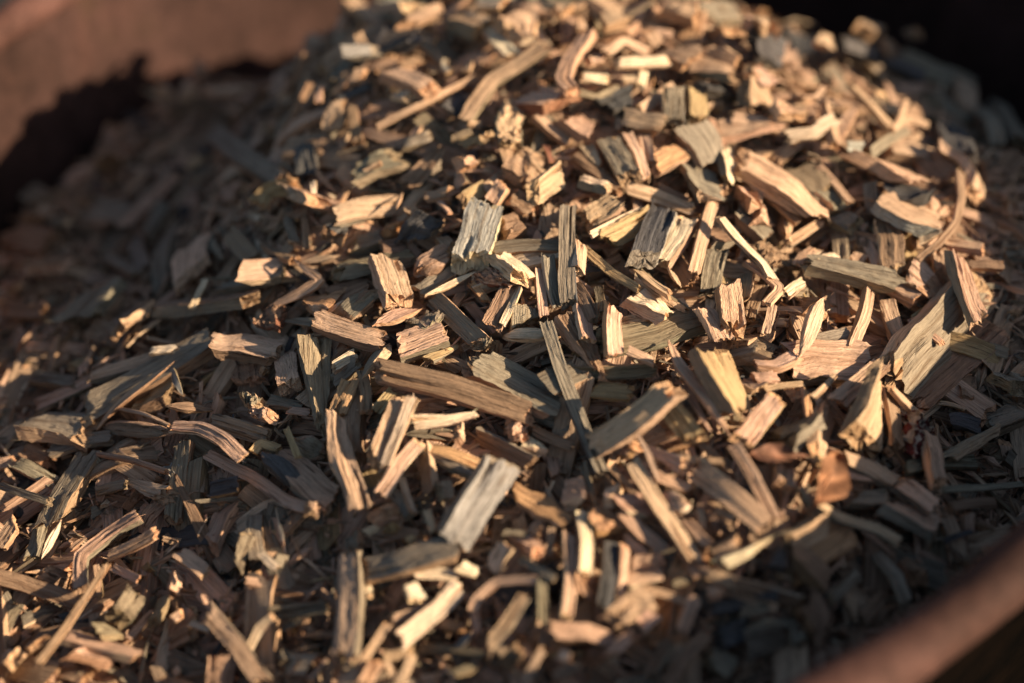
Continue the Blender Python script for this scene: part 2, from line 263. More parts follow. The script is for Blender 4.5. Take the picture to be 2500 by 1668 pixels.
# ---------------------------------------------------------------- the chips one can tell apart, from the photograph
HEROES = """B2 1095,760;1215,1110 215 TP 3 s|striped tan chip|tan chip with brown stripes propped up steeply left of the centre
B2 165,1160;420,1040;590,930;385,765 80 P 3 p|hooked pink splinter|pink splinter bent back on itself like a hook, left of the striped tan chip
B2 430,1130;700,1100 130 AP 1 s
B2 110,1300;320,1170 130 BR 3 k|rusty bark crumb|crumbly rust-brown bark lump below the hooked pink splinter
B2 320,1250;560,1275 75 GT 2 v
B2 575,1250;1110,1430 150 PB 3 s|striped pink chip with a knot|pink chip with red-brown stripes and a small dark knot near its right end
C2 545,75;600,800 270 ON 3 w|green-grey wedge|green-grey wedge standing with its narrow end pointing down, left of the centre
B2 1025,1290;1390,1160 85 P 3 p
B2 1290,1310;1530,1250 120 GO 2 k|crumbly grey lump|crumbly grey-brown lump with pitted surface under the small pink twig-like chip
B2 1500,1070;1890,1440 150 GT 2 s|grey plank chip|straight grey plank-like chip running down to the right just left of the centre
B2 1420,1050;1580,990;1835,865 45 C 4 p|pale thin splinter|pale thin splinter reaching over the upper end of the grey plank-like chip
B2 1380,1020;1660,820 110 GT 2 s
B2 1930,330;1850,560;1790,820 290 WC 4 s|big cracked grey chunk|large chunk with cracked grey top and sunlit cream right side, above the centre
B2 1960,300;2060,160 110 P 3 s
B2 1360,870;1640,700 180 PB 3 o
B2 1480,420;1290,670 210 DG 2 s|charcoal grey chip|dark charcoal-grey chip with a lighter ribbed left half, left of the cracked grey chunk
B2 1730,300;1900,190 120 YT 2 s
B2 1990,720;2240,940 80 C 3 s|bright cream sliver|short bright cream sliver right of the big cracked grey chunk
B2 1840,930;2110,920 150 PR 2 k
B2 1790,950;1930,1120 60 A 2 s
B2 2120,990;1960,1290 170 BP 2 s
B2 2190,980;2040,1290 55 C 3 s
B3 260,1130;270,1310 230 G 1 s
B2 2050,1370;2400,1370 100 C 3 o|cream almond chip|small bright cream almond-shaped chip with a thin dark shadow across it
B2 1180,1500;1580,1350 200 PG 2 s|cream grained chip|broad chip of rippled cream grain above the long thick stick
B2 1450,1570;1710,1450 80 YG 1 w
B2 1840,1450;2010,1460 120 GB 2 k
B2 780,1220;980,1070 140 GT 1 s
B2 630,1210;780,1090 28 C 2 p
B3 10,680;540,665 95 GB 2 s|fibrous dark stick|fibrous grey-brown stick lying level between the cracked chunk and the upright grey stick
B2 2020,540;2210,480 150 B 1 s
B2 2100,250;2280,370 140 BP 1 o
B2 110,330;200,210;420,180 130 YP 4 s|curled fibrous chip|curled yellowish fibrous chip on the crest above the shaded left slope
B2 400,250;850,400 190 TP 3 s|blurred tan slab|soft tan slab between the curled fibrous chip and the frayed tan chunk
B2 730,430;1180,330 170 TG 3 s|frayed tan chunk|frayed tan chunk with torn pale top catching the sun, upper left of the centre
B2 690,590;810,480 170 DA 3 w
B2 540,150;545,240 45 C 5 s
B2 345,340;390,640 80 GB 1 s
B2 470,430;480,690 55 B 1 s
B2 680,880;1000,800;1310,740 75 OG 1 s
B2 820,680;1080,600 100 G 0 s
B2 450,790;730,740 50 T 2 p
B2 150,640;390,770 55 B 1 s
B2 1090,690;1290,650 110 BG 1 s
B2 1540,300;1630,400 30 P 2 s
B2 1200,360;1255,230 30 T 4 p
B2 1280,400;1380,340 80 T 2 s
B2 1430,270;1630,230 70 T 2 s
B2 1110,550;1270,500 60 A 1 s
B2 700,1140;1040,990 180 BG 0 s
B2 1560,600;1650,690 90 T 2 s
B3 300,260;545,90 180 TC 3 s|square cream block|blocky cream-tan chip with a cracked lower left end, above the upright grey stick
B3 110,10;300,110 120 TB 2 s
B3 610,350;600,700;620,1120 135 GD 3 s|upright grey stick|upright weathered grey stick right of the fibrous stick, near the centre
B3 450,740;530,1130 95 GW 2 s
B3 700,610;690,870 80 PC 3 s
B3 750,690;960,870;1180,1010 70 YO 3 s|yellow-brown lath|thin yellow-brown lath slanting down right from the upright grey stick
B3 1150,900;1350,1040;1570,1170 100 OT 2 w
B3 890,620;1270,420 190 YN 3 s|mossy yellow slab|mossy yellow slab half in shadow, left of the black and cream split chunk
B3 790,570;1190,350 60 C 4 w
B3 750,470;960,340 170 TP 3 s
B3 1390,380;1290,560;1200,790 220 DW 4 s|split black-grey chunk|rough chunk of black-grey weathered wood split along the middle, centre right
B3 1570,430;1470,600;1330,800 170 CP 3 s|cream split piece|smooth cream split piece resting against the right side of the black-grey chunk
B3 1760,310;1690,560;1610,870 95 TB 3 s|tall tan stick|narrow tan stick standing steeply right of the cream split piece
B3 1080,190;1350,280;1620,390 110 TB 2 s
B3 1460,70;1750,210 190 GT 3 s|slate grey block|slate-grey flat block with a cracked tan edge, upper centre right
B3 1300,190;1690,370 100 BT 1 s
B3 1710,320;1850,220 130 T 2 k
A3 910,1090;1110,1430 180 GT 3 s|grooved grey-tan stick|grooved grey-tan stick with one crack across it, upper centre
A3 1090,1080;1170,1230;1240,1440 75 P 3 s
A3 1260,1340;1530,1210 160 AP 3 s|red-brown glossy block|reddish orange-brown block lit on its right end, right of the grooved grey-tan stick
A3 1210,1080;1270,1290 110 PA 2 s
A3 1580,1010;1760,1290 240 GT 3 f|grey-brown flake|broad flat grey-brown diamond flake below the yellow chip
A3 1750,950;1800,1160 45 P 2 s
A3 1850,1190;1880,1460 75 CG 3 s
B4 -30,-50;340,190;620,400 150 PT 4 s|long pink stick|long thick pink stick with dark pits slanting down right, upper right
B4 130,170;300,300;480,470 60 T 3 s|thin tan stick|thin tan stick lying parallel under the long thick pink stick
B4 30,280;95,300 100 P 3 s
B4 120,300;200,310 130 P 3 s
B4 480,30;730,250 220 O 2 f|olive flake|thin olive-brown flake like a leaf, right of the long pink stick
B4 680,260;860,380 130 GT 2 s
B4 640,20;780,160;900,310 50 T 3 s
B4 1230,220;1490,240 150 D 2 s|blue-grey brick chip|blue-grey brick-shaped chip behind the rough grey-topped plank
B4 1150,290;1350,410;1540,500 160 TW 3 s|rough-topped plank|thick plank with rough grey top and smooth tan side, right
B4 1060,150;1090,380 110 GT 1 s
B4 1170,400;1220,650;1250,890 190 BC 2 s|thick brown block|thick brown block ending in pale crumbly end grain, right
B4 560,800;900,870;1230,940 125 GO 4 s|level grey plank|grey plank with worn rounded ends lying nearly level over other chips, right
B4 800,540;820,810 130 OG 1 s
B4 760,440;940,500 120 G 1 s
B4 650,760;840,730 55 C 3 p
B4 480,810;630,690 75 PC 2 s
B4 380,1050;530,940 85 CP 2 s
B4 400,640;660,470 75 TG 2 s
B4 380,440;390,600 75 T 1 s
B4 190,710;470,900 130 BG 1 k
B4 60,780;230,900;335,1000;230,1120 70 P 3 s|bent pink chip|pink chip bent like an elbow, left of the level grey plank
B4 190,1000;100,1240 90 BG 1 s
B4 280,1140;220,1370 75 PC 2 s
B4 680,1070;590,1300;490,1540 115 PT 4 p|long pointed pink chip|long pink chip pointed at both ends standing steeply, right of centre
B4 1045,1010;910,1470 80 PA 3 s|slim orange-pink stick|slim orange-pink stick standing under the level grey plank
B4 1200,1130;1290,1420 120 TP 2 s
B4 1730,710;1940,1280 110 PG 4 s|long tan peg|long smooth tan peg slanting down right over the large weathered plank
B4 1440,770;1600,640;1740,470;1785,270;1770,60 55 BP 4 s|arched brown strip|long thin brown strip arching upward at the right edge of the sunlit part
B4 1460,600;1625,535 110 C 4 w|bright cream triangle|small bright cream triangle beside the arched brown strip
B4 1350,830;1550,980 180 PB 3 f|fan-shaped flake|fan-shaped brownish flake with a ragged lower edge, right
B4 1230,970;1480,1090 110 P 2 o
B4 1600,700;1650,900 130 P 1 s
B4 1720,980;1390,1240 55 Y 1 s|yellow rod|yellow bamboo-like rod in the gap beside the large weathered plank
B4 1960,960;1600,1360;1250,1740 370 GT 1 s|large weathered plank|the largest grey plank, cracked across, leaning at the right edge of the sun
C4 2080,0;1750,280;1400,600 250 BP 0 s|wide brown board|wide smooth brown board in shade below the large weathered plank
B4 1380,1240;1630,1430 50 P 3 s
B4 1670,640;1960,690 55 P 2 s
B4 1830,820;2110,820 65 B 2 s
B4 1000,590;1110,810 80 P 1 s
B4 890,840;990,720 110 P 1 s
B4 1520,300;1590,390 70 P 2 s
A4 870,1230;1120,1330;1390,1460 105 P 3 s|smooth pink rod|smooth blurred pink rod in the upper right above the blue-grey brick chip
A4 1620,1190;1800,1300;1900,1440;1880,1560 75 TP 3 s|curved tan hoop|blurred tan strip curving like a hoop, upper right
A4 1500,1260;1680,1420 200 BP 1 s
A4 1200,1200;1560,1260 90 TB 1 s
A4 900,690;1080,870;1230,1040 45 TY 4 s|leaning straw stick|thin tan stick leaning left to right against the shaded upper right slope
A4 1240,1040;1300,940;1350,800 40 T 4 s
A4 1200,1040;1380,960;1510,1000 65 T 3 s
A4 1060,1230;1350,1040 85 GT 3 s
A4 400,1090;600,1060;760,960 110 CT 4 s|frayed cream chip|frayed cream chip catching full sun in the upper right
A4 700,840;790,1180 55 T 3 s
A4 620,800;690,700 45 T 4 s
A4 340,850;440,930 110 TC 3 s
A4 0,960;370,1030 100 P 2 s
A3 1800,1060;2280,990 140 TP 2 w|flat tan wedge|flat tan wedge pointing right, upper right
A3 1960,620;2150,860 220 TG 3 s|broad tan slab|broad blurred tan slab in the upper right, lit from the right
A4 120,570;260,700 100 PB 3 s
A4 880,1170;990,1170 85 W 3 s
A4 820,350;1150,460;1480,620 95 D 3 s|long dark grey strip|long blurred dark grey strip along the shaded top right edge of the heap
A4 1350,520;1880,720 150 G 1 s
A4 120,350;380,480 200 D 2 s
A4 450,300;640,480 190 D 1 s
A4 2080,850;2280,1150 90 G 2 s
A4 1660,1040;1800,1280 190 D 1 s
A4 160,200;250,215 80 T 5 o
A4 620,300;730,350 85 T 5 o
A4 1000,250;1100,230 100 T 5 o
A4 1360,270;1440,265 85 TB 5 o
A4 1190,330;1220,460 75 B 5 o
A4 1000,500;1250,700 120 G 1 s
A4 1500,800;1900,950 150 G 0 s
A4 1900,880;2080,1180 110 G 1 s
A3 110,260;400,190 230 PC 4 s|wide peach block|wide peach-coloured block near the top centre of the heap
A2 1930,230;2140,450 110 CP 4 s|cream rod|blurred cream rod left of the wide peach block
A3 -215,960;0,650;200,530;430,370 105 TO 4 s|long crooked stick|long crooked pale stick slanting up right in the upper centre
A3 770,280;640,480;560,640;640,740 110 P 4 s|forked pink chip|blurred forked pink chip right of the long crooked stick
A3 1000,510;1430,490 75 C 4 s|level cream stick|blurred cream stick lying level near the top of the heap
A3 300,800;600,820 140 PR 3 s|red chip|reddish chip right of the barrel-shaped chunk, upper centre
A3 170,840;150,1160 240 TG 3 k|barrel-shaped chunk|barrel-shaped tan and grey chunk below the long crooked stick
A3 330,910;620,1150 65 TB 2 s
A3 590,950;800,1090 130 PB 2 s
A3 870,870;1150,770 150 D 2 s
A3 1070,960;1350,1010 130 TB 2 s
A3 1440,740;1450,980 170 GW 3 s|upright grey chip|upright smooth grey chip left of the plain yellow chip
A3 1620,720;1650,970 140 YO 3 s|plain yellow chip|smooth yellow chip standing right of the upright grey chip, upper centre
A3 1180,700;1220,570 70 C 3 s
A3 1380,380;1620,490 190 T 3 s|tan cube|blurred tan cube-like chip right of the level cream stick
A3 1640,530;1950,610 95 TG 3 s
A3 880,190;1050,150 100 T 3 s
A3 1230,230;1340,360 90 P 3 s
A3 910,430;1050,330;1230,420 65 PC 3 s
A3 720,620;930,640 70 C 3 s
A3 700,740;850,780;1020,700 55 O 3 s
A3 760,500;900,480 60 P 2 s
A3 1180,880;1450,690 85 TO 2 s
A3 430,1160;480,1300 40 RA 3 s|tiny orange-red sliver|tiny orange-red sliver left of the grooved grey-tan stick
A3 660,1250;1040,1530 75 B 2 s
A3 770,1190;860,1320 120 T 2 w
A3 700,1440;940,1500 65 CG 3 s
A3 1700,660;1850,780 150 D 1 s
A3 1350,60;1640,130 120 T 3 s
A3 2100,190;2190,240 100 P 4 o
A3 1880,240;1960,260 80 T 4 o
A3 1700,400;1950,490 75 T 3 s
A3 2060,560;2190,680 100 P 3 s
A3 700,140;720,250 55 T 3 s
A3 540,80;620,90 70 T 3 s
A2 1820,30;2080,20 90 C 4 s|top cream chip|blurred cream chip at the very top edge of the picture
A2 1120,40;1390,80 110 CT 4 s|pale crest chip|pale yellowish chip left of the top cream chip, on the crest
A2 1270,220;1570,60 100 T 3 s
A2 1560,220;1720,60 55 P 3 s
A2 1700,180;1890,230 100 TG 3 s
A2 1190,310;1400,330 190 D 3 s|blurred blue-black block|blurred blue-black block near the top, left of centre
A2 1240,530;1400,470 55 B 2 s
A2 780,420;1040,400 90 WG 4 s|pale grey blurred chip|blurred pale grey chip high on the shaded left slope
A2 900,280;930,350 70 T 4 s
A2 850,620;960,600 90 T 3 s
A2 1130,590;1480,720 105 P 4 s|sunlit pink chip|blurred sunlit pink chip on the shaded upper left slope
A2 1200,760;1310,770 65 C 3 s
A2 1590,480;1620,580 50 C 3 s
A2 1760,580;1800,500 45 T 3 s
A2 1040,1020;1400,830;1830,620 50 TB 3 s|long dim twig|long dim twig with a sunlit left tip, upper left
A2 740,790;1010,680 45 D 3 s
A2 660,1030;800,820 190 TB 3 o|sun-edged brown chip|brown rounded chip with only its left edge in sun, upper left
A2 850,860;900,1130 85 B 3 s
A2 590,700;580,820 50 P 4 s
A2 300,1040;510,680 55 B 3 s
A2 310,760;480,420 55 B 3 s
A2 850,1440;1240,1260 150 GO 2 s|dim grey slab|dim grey slab with a short sunlit edge, above the curled fibrous chip
A2 950,1370;1080,1300 38 T 4 s
A2 1250,1170;1480,1080 80 G 2 s
A2 1280,1500;1560,1230 130 BG 1 s
A2 1640,1120;1810,1050 50 O 3 s
A2 1720,1250;1780,1350 85 P 3 s
A2 1780,990;1870,1000 50 T 3 s
A2 1720,1170;1940,1090 55 TO 3 s
A2 1620,900;1740,770 140 D 1 s
A2 480,1190;490,1390 160 D 1 s
A1 1720,1080;1980,1290;2240,1480 160 GB 3 s|long dusky board|long dusky grey board in the shade on the left slope
A1 1280,720;1350,730 70 T 5 o
A1 1440,720;1560,700 110 T 5 o
A1 1700,740;1950,720 160 T 5 o|sunlit lump by the wall|blurred sunlit tan lump poking up in front of the rusty wall
A1 1570,500;1630,580 70 BT 5 o
B1 950,500;1180,290;1400,80 110 GP 3 s|dim lilac stick|long dim lilac-grey stick high on the shaded left slope
B1 1545,640;1530,910 270 PG 3 f|rounded pale plate|rounded dim pinkish plate with a ragged lower edge on the shaded left slope
B1 1530,1150;1580,1050;1640,930 45 C 5 s|bright standing twig|bright cream twig standing up out of the shade on the left
B1 1185,1500;1410,1480 55 C 5 s|bright left chip|small bright cream chip lying alone at the shaded left side
B1 1650,590;1790,770 100 GO 2 w
B1 1850,560;2020,760 150 OG 1 s
B1 1170,600;1320,310 90 G 2 s
B1 600,1250;880,950 160 GN 2 s|dim green-grey board|dim green-grey board in the shade at far left
B1 850,740;1100,880 75 G 2 s
B1 100,580;400,640 200 B 1 s
B1 330,850;520,790 140 BP 2 s
B1 50,1170;370,1190 120 B 1 s
B1 700,400;940,420 190 GP 1 s
B1 1230,1170;1600,1140;2020,1080 70 BG 3 s
B1 940,1330;1190,1130 75 BT 3 s
B1 1760,1000;2280,870 65 G 2 s
B1 100,150;350,300 160 GO 1 s
B1 1080,600;1160,850 110 GP 1 s
C1 1720,150;1950,165;2200,200 150 PB 4 s|pale rounded pink chip|pale pink chip with rounded end and fine grain, left of the green-grey wedge
C1 1980,250;2010,470 250 BP 1 s
C2 320,240;355,490 180 PG 2 s|notched pink chip|pinkish chip with a notched toothed upper edge beside the green-grey wedge
C1 2110,240;2120,370 100 T 2 k
C1 1680,110;1200,400;650,700 185 GB 2 s|long dark board|the long dark grey board slanting down to the left in the left-hand shade
C1 1390,270;1100,490;900,650;770,810 42 T 4 p|long thin twig|long thin twig with sunlit knots lying over the long dark board
C1 930,640;1150,690;1350,780 28 T 4 t
C1 1370,790;1600,800;1800,900;1930,1040 105 PC 4 s|bent pale stick|bent pale pink stick with a frayed left end, lower left
C1 220,790;480,790;720,830 170 GT 3 s|mossy-topped block|brown block with rough mossy grey top at the left edge
C1 850,790;1330,830 125 GP 2 o
C1 1330,620;1690,660 65 BA 3 p
C1 740,400;1230,250 85 PG 2 s
C1 300,620;750,420 85 PG 1 s
C1 260,390;640,450 100 G 1 s
C1 1370,310;1400,420;1460,540 50 WO 3 p|frayed pale fibre|frayed pale fibre shaped like a fork beside the long thin twig
C1 1150,620;1400,500 110 GB 0 s
C1 1700,750;2140,880 140 GT 2 s
C1 1640,1000;2000,1180;2300,1390;2540,1470 100 PB 2 s|long dim pink stick|long dim pink stick running under the bent pale stick, lower left
C2 160,1000;400,1260 165 D 3 o|black oval chip|black oval chip lying in front of the split tan chunk, lower left
C2 270,1060;500,1230;720,1400 220 PG 2 s|split tan chunk|split tan chunk with deep grooves behind the black oval chip
C2 60,1000;120,930;270,980 70 YO 3 s
C1 120,1070;440,1250 110 GP 2 s
C1 0,1260;400,1390 65 G 3 s
C1 760,980;620,1180;420,1560 160 GB 2 s|big split grey board|big split grey board standing steeply in the shade, lower left
C1 430,990;890,880 85 G 2 s
C1 780,1010;1060,1060;1330,1150 30 P 3 t
C1 1010,1220;1350,1350 140 PB 2 v
C1 770,1310;1010,1250 75 G 2 s
C1 1480,920;1430,1250;1380,1570 130 OB 1 s|upright olive board|upright dim olive board in the lower left shade
C1 1690,1300;1890,1250 120 DY 3 s|charcoal and ochre chip|charcoal-topped chip with an ochre lower side in the lower left shade
C1 1340,1120;1420,1160 110 W 1 s
C1 200,960;400,1060 140 B 1 s
D1 640,830;650,560;850,400;1110,230 100 PG 4 s|bent fibrous pink chip|fibrous pink chip bent over like a hook in the lower left corner
D1 860,560;1060,480;1250,370 90 TP 3 s
D1 310,1410;500,1170;700,860;860,620 50 T 5 s|long blurred straw|long thin blurred straw slanting up right in the lower left corner
D1 -20,720;300,810;620,920 130 BP 2 s|long brown rod|long brown rod entering from the left edge near the bottom
D1 1090,850;940,1060 190 ON 4 s|blurred olive plate|blurred olive-grey plate in sunlight, lower left
D1 780,1160;940,1150 100 O 4 o
D1 510,1200;750,1270;1080,1360 80 PC 4 s|wavy pink strip|wavy pink strip near the bottom left
D1 600,1300;900,1410 90 P 3 s
D1 340,570;410,430;485,270 65 C 3 p|sunlit cream flame|flame-shaped cream sliver lit by the sun at the lower left
D1 0,470;140,270 95 T 3 s
D1 1440,540;1640,690 115 PC 3 s
D1 1380,850;1420,690 85 P 3 s
D1 1220,1090;1340,860 65 O 3 s
D1 1030,1220;1240,990 65 PB 2 s
D1 1650,980;1880,1250;2110,1570 140 TG 4 s|blurred bottom stick|blurred grey-tan stick slanting down right at the bottom left
D1 1990,1300;2070,1130;2180,1040 65 CP 4 s
D1 1790,1370;1760,1600 220 PR 3 s|striped pink block|pink block with reddish stripes at the bottom edge
D1 1510,1090;1680,1150 55 C 3 s
D2 120,530;250,650 70 C 4 s
D1 20,1400;130,1380 110 C 4 o
D1 1900,640;1970,380 80 G 2 s
D1 1230,1430;1290,1530 80 T 3 o
D1 1620,860;1640,940 38 P 3 s
D1 1370,1070;1460,1010 70 P 3 o
D1 2040,250;2060,600 130 GB 1 s
D1 350,680;580,760 130 BT 1 s
D1 240,600;330,300 110 G 1 s
D1 900,640;1110,740 70 P 3 s
D1 770,640;800,880 50 TY 3 s
D2 830,510;840,900;800,1370 185 TG 4 s|tall split stick|tall upright split tan stick near the bottom, left of centre
D2 2060,-200;1800,180;1650,450 270 WG 5 s|blue-white board|large blurred board with blue-white weathered face, lower centre
D2 930,690;1250,610;1700,480 185 GT 4 s|grey-brown board|long grey-brown board lying below the blue-white board
C2 730,720;720,860;830,1200;920,1440 180 PC 4 s|smooth peach chip|long smooth peach-coloured chip with a bright notched top, lower left of centre
C2 1270,560;1150,850;1020,1130 210 TG 4 s|thick chip with bright edge|thick tan chip leaning left with a glaring cream right edge, below the long thick stick
C2 1320,560;1210,850;1120,1090 80 C 5 s
C2 1380,920;1230,1090;1090,1320 120 PC 4 s
C2 1360,760;1600,740;1850,690 130 CP 4 w|cream arrow chip|cream chip pointing right like an arrowhead below the long thick stick
C2 1690,820;1730,940 55 P 3 s
C2 1040,340;1600,470;2270,690 185 BP 4 s|long thick stick|longest thick brown stick with a pinkish rounded right end, at the centre
C2 1790,250;2150,450;2480,640 205 GB 3 s|grained grey-brown board|grey-brown board with fine dark grain lines lying above the long thick stick
C2 830,460;740,700 125 AT 3 s|orange-tan chip|smooth orange-tan chip right of the green-grey wedge
C2 930,350;960,680 95 BT 2 s
C2 1040,670;1170,520 90 YT 2 s
C2 960,380;1140,140 65 GT 3 p
C2 690,330;880,210 80 CT 2 s
C2 690,450;900,270 120 GO 1 s
C2 2165,740;2165,910 165 P 2 k|pink knob|pink knobbly chip with cracked face just under the right end of the long thick stick
C2 1850,870;2287,1100 150 BG 2 s
C2 1440,960;1870,1110 85 AT 2 s
C2 1480,1020;1800,1180 60 G 2 s
C2 1430,930;1480,1290 85 BT 2 s
C2 1510,1310;1665,1310 135 TG 2 o|round grey disc|small round grey-tan disc in the gap left of the blue-white board
C2 1180,1310;1310,1500 90 G 2 s
C2 1240,1200;1340,1490 55 T 3 s
C2 490,1440;600,1490 100 T 3 k
C2 1000,1560;1190,1450 120 AP 3 s
C2 400,890;600,1010 200 OT 2 o|pale rounded lump|rounded pale olive lump with a yellow stick across it, lower left
C2 320,800;420,1040 55 YT 4 s
C2 60,700;220,700 105 P 3 k
C1 1900,570;2110,620 115 GT 3 k
C2 330,660;500,680 55 P 2 s
C2 200,590;430,640 75 G 1 s
D3 150,30;370,150;590,280 150 AT 3 s|orange plank|orange-tan plank right of the blue-white board
D2 1230,1230;1400,1090;1560,970;1710,800 150 CP 4 s|glaring cream chip|large blurred cream chip glaring in the sun at the bottom centre
D2 1150,1060;1560,930 80 TG 3 s
D2 1310,790;1390,930 115 C 4 o
D2 1340,690;1680,720 95 CP 3 s
D2 1690,640;1840,700 100 CP 3 o
D2 900,1440;1140,1090 65 T 4 s
D2 1930,1290;2090,1090;2230,870 100 TG 4 s|two-sided stick|stick with sunlit tan front and shaded grey back at the bottom centre
D2 1800,1000;1850,890;2000,760;2320,740 70 P 4 s|hooked pale strip|pale pink strip curving like a hook, bottom centre
D2 1800,960;1850,1180 60 P 3 s
D2 1970,660;2090,450 130 C 4 o
D2 960,790;975,880 75 C 3 o
D2 1440,190;1500,360 65 T 3 s
D2 1280,440;1350,400 55 Y 3 o
D2 1100,350;1210,310 85 Y 3 k
D2 980,260;1190,200 100 AP 3 k
D2 950,370;1080,310 60 C 3 s
D2 1230,1570;1330,1330 75 T 3 s
D2 930,1570;1050,1380 110 P 4 s
D2 1120,1400;1200,1560 55 T 3 s
D2 1380,1290;1880,1350 85 OG 2 s
D2 1100,1350;1330,1310 100 TG 3 s
D2 1670,1300;1800,1180 55 W 3 p
D2 1570,1100;1740,1130 65 A 2 s
D2 2050,1440;2190,1300 115 OT 3 o
D2 1650,1500;1830,1440 60 O 3 s
D3 80,370;290,385 50 G 3 s
D2 200,1000;650,960 90 G 2 s
D2 860,380;890,520 110 GB 2 s
D3 720,220;760,450;730,700 105 CP 4 s|broad cream strip|broad bright cream strip standing upright, bottom right of centre
D3 610,380;630,700;600,1040 90 PC 4 s|narrow pink strip|narrow pink strip standing just left of the broad cream strip
D3 950,450;940,700;900,980 120 DG 4 s|dark slate strip|dark slate-coloured strip standing upright with a pink strip against its right
D3 1065,470;1020,900 65 P 4 s
D3 1040,200;1180,350;1380,520 110 P 3 s
D3 1010,160;1190,160 150 PC 3 s
D3 790,200;960,390 185 AY 3 s|orange-yellow chip|blocky orange-yellow chip left of the smooth pink chips, lower centre right
D3 1120,-190;1280,80;1450,330;1610,600 115 TB 4 s|long brown-tan stick|long rounded brown-tan stick slanting down right in the lower middle
D3 1340,120;1580,130 170 PC 3 o
D3 1550,270;1740,470 85 P 3 s
D3 1820,620;2020,530;2230,410 95 C 4 w|white-cream spearhead|brightest cream chip shaped like a spearhead at the lower right
D3 1790,560;1980,440 115 T 3 s
D3 1730,700;2010,790 100 T 3 s
D3 970,1110;1250,880 240 TC 4 s|big cream block|big blurred cream-tan block near the bottom, right of centre
D3 1180,1130;1320,1010 125 PC 4 s
D3 450,1160;760,1170;1000,1250 140 PB 3 s|dusky pink log|blurred dusky pink log lying level at the bottom
D3 930,1370;1120,1180 100 P 4 s
D3 1520,1150;1620,900 105 PT 3 s
D3 1220,820;1560,930 65 T 3 s
D3 1440,790;1590,740 55 O 3 s
D3 1730,880;1820,830 65 P 3 s
D3 400,750;410,1100 85 OG 4 s|olive upright stick|blurred olive upright stick with grey side, bottom centre
D3 230,580;510,740 65 G 4 s
D3 270,430;370,530 105 P 3 o
D3 480,340;460,570 55 T 3 s
D3 330,340;400,360 80 T 3 o
D3 540,1340;620,1370 80 C 4 o
D3 490,1520;690,1400 85 T 4 s
D3 250,1570;400,1310 65 T 4 s
D3 740,790;810,810 85 P 3 o
D3 580,80;740,70 160 PC 3 o
D3 850,90;1000,70 85 C 3 s
D3 430,20;600,290 45 GO 3 s
D3 1100,620;1350,590 140 P 2 s
D3 1050,400;1280,600 80 PB 2 s
D3 1060,760;1340,710 110 PC 2 s
D3 1790,190;1940,260 55 T 2 s
D3 1660,190;1680,340 60 T 2 s
C3 840,950;1160,740;1450,490 185 TP 5 s|large flat tan chip|large flat pale tan chip on top of the heap just right of the centre
C3 1420,630;1640,920 190 YT 2 s|yellow frayed chip|yellow chip with a frayed fibrous lower end under the large flat tan chip
B3 880,1440;1280,1360;1660,1250 200 ON 2 s|olive plank|long flat olive plank with fine cross lines, right of the centre
C3 610,370;950,360;1300,330 110 OT 2 s|lower olive bar|olive-tan bar lying level under the long olive plank
C3 765,490;1110,530 130 YA 2 s|golden yellow block|golden yellow block in the gap left of the large flat tan chip
C3 440,-30;570,380;720,780;880,1170 105 GD 4 s|long dark grey lath|long thin dark grey lath slanting down through the centre
C3 1410,110;1520,330;1700,560;1890,840 85 P 4 p|long splintery pink chip|long splintery pink chip with a needle tip, right of the large flat tan chip
C3 1540,450;1740,820 65 P 3 w
C3 1700,170;1830,420;1970,680 190 YB 4 s|thick golden block|thick golden-brown block with grooved left side and torn lower end, centre right
B3 970,1140;960,1340;980,1540 115 PA 4 s|pink stick over olive plank|pink stick standing across the left part of the long olive plank
B3 600,1220;760,1490;840,1660 180 BP 3 w|brown and pink wedge|brown-topped wedge with smooth pink side, left of the olive plank
B3 700,1120;770,1400 95 PC 3 s
C3 1100,190;1310,290 65 P 4 s
B3 1130,1060;1390,1230 115 CP 3 s|frayed bright chip|frayed bright cream-pink chip above the olive plank
B3 1870,910;1930,1350 180 PT 4 s|thick pink post|thick pink post-like chip right of the olive plank
B3 1680,1150;1850,1420 130 PC 4 s|short pink post|short pink post-like chip touching the right end of the olive plank
B3 1800,700;1740,1050 165 GD 1 s|dark cracked board|dark grey cracked board standing behind the thick pink post
B3 2040,870;1980,1130 120 OT 1 s
B3 1010,1270;1250,1220 75 T 2 s
B3 650,950;820,1250 110 BG 2 s
B3 850,980;870,1200 75 O 1 s
B3 1150,850;1290,960;1430,1050 50 T 4 s
B3 1410,830;1510,990 35 T 3 p
B3 1430,720;1600,960 140 B 1 s
B3 1820,430;1970,610;2150,790;2260,940 50 CT 4 s|two-tone thin stick|thin stick cream at the top and tan below, right of the tall tan stick
B3 370,850;420,1220 75 PB 2 s
B3 1950,380;2200,600 100 GB 1 s
B3 2090,400;2190,480 100 P 2 w
B3 1710,610;1890,620 75 BG 1 s
C3 1660,1150;1920,1350;2190,1590 190 TD 3 s|tan and black split stick|stick with smooth tan top and dark cracked left side, lower right
C3 1940,940;2080,1180;2260,1530 100 PT 4 s|crooked pink-tan stick|crooked pink-tan stick just right of the tan and black split stick
C4 330,560;180,740;20,930 170 PY 4 s|ribbed pink slat|ribbed pink slat with dark grooves and a yellow left edge, right of centre
C3 1160,840;1260,1020;1340,1240 42 P 5 p
C3 1240,950;1550,1110 130 PC 3 v|fanned pink fibre|fanned pale pink fibrous chip below the large flat tan chip
C3 1320,1180;1600,1300 85 PB 2 s
C3 1000,1000;1160,940 110 PA 2 k
C3 740,1090;830,1420 65 G 3 w
C3 850,1150;960,1300 120 B 1 s
C3 960,1130;1150,1340 55 B 2 s
C3 330,810;650,950 85 BT 2 s
C3 290,940;450,960 90 C 2 s|pale cream nub|small pale cream nub below the grained grey-brown board
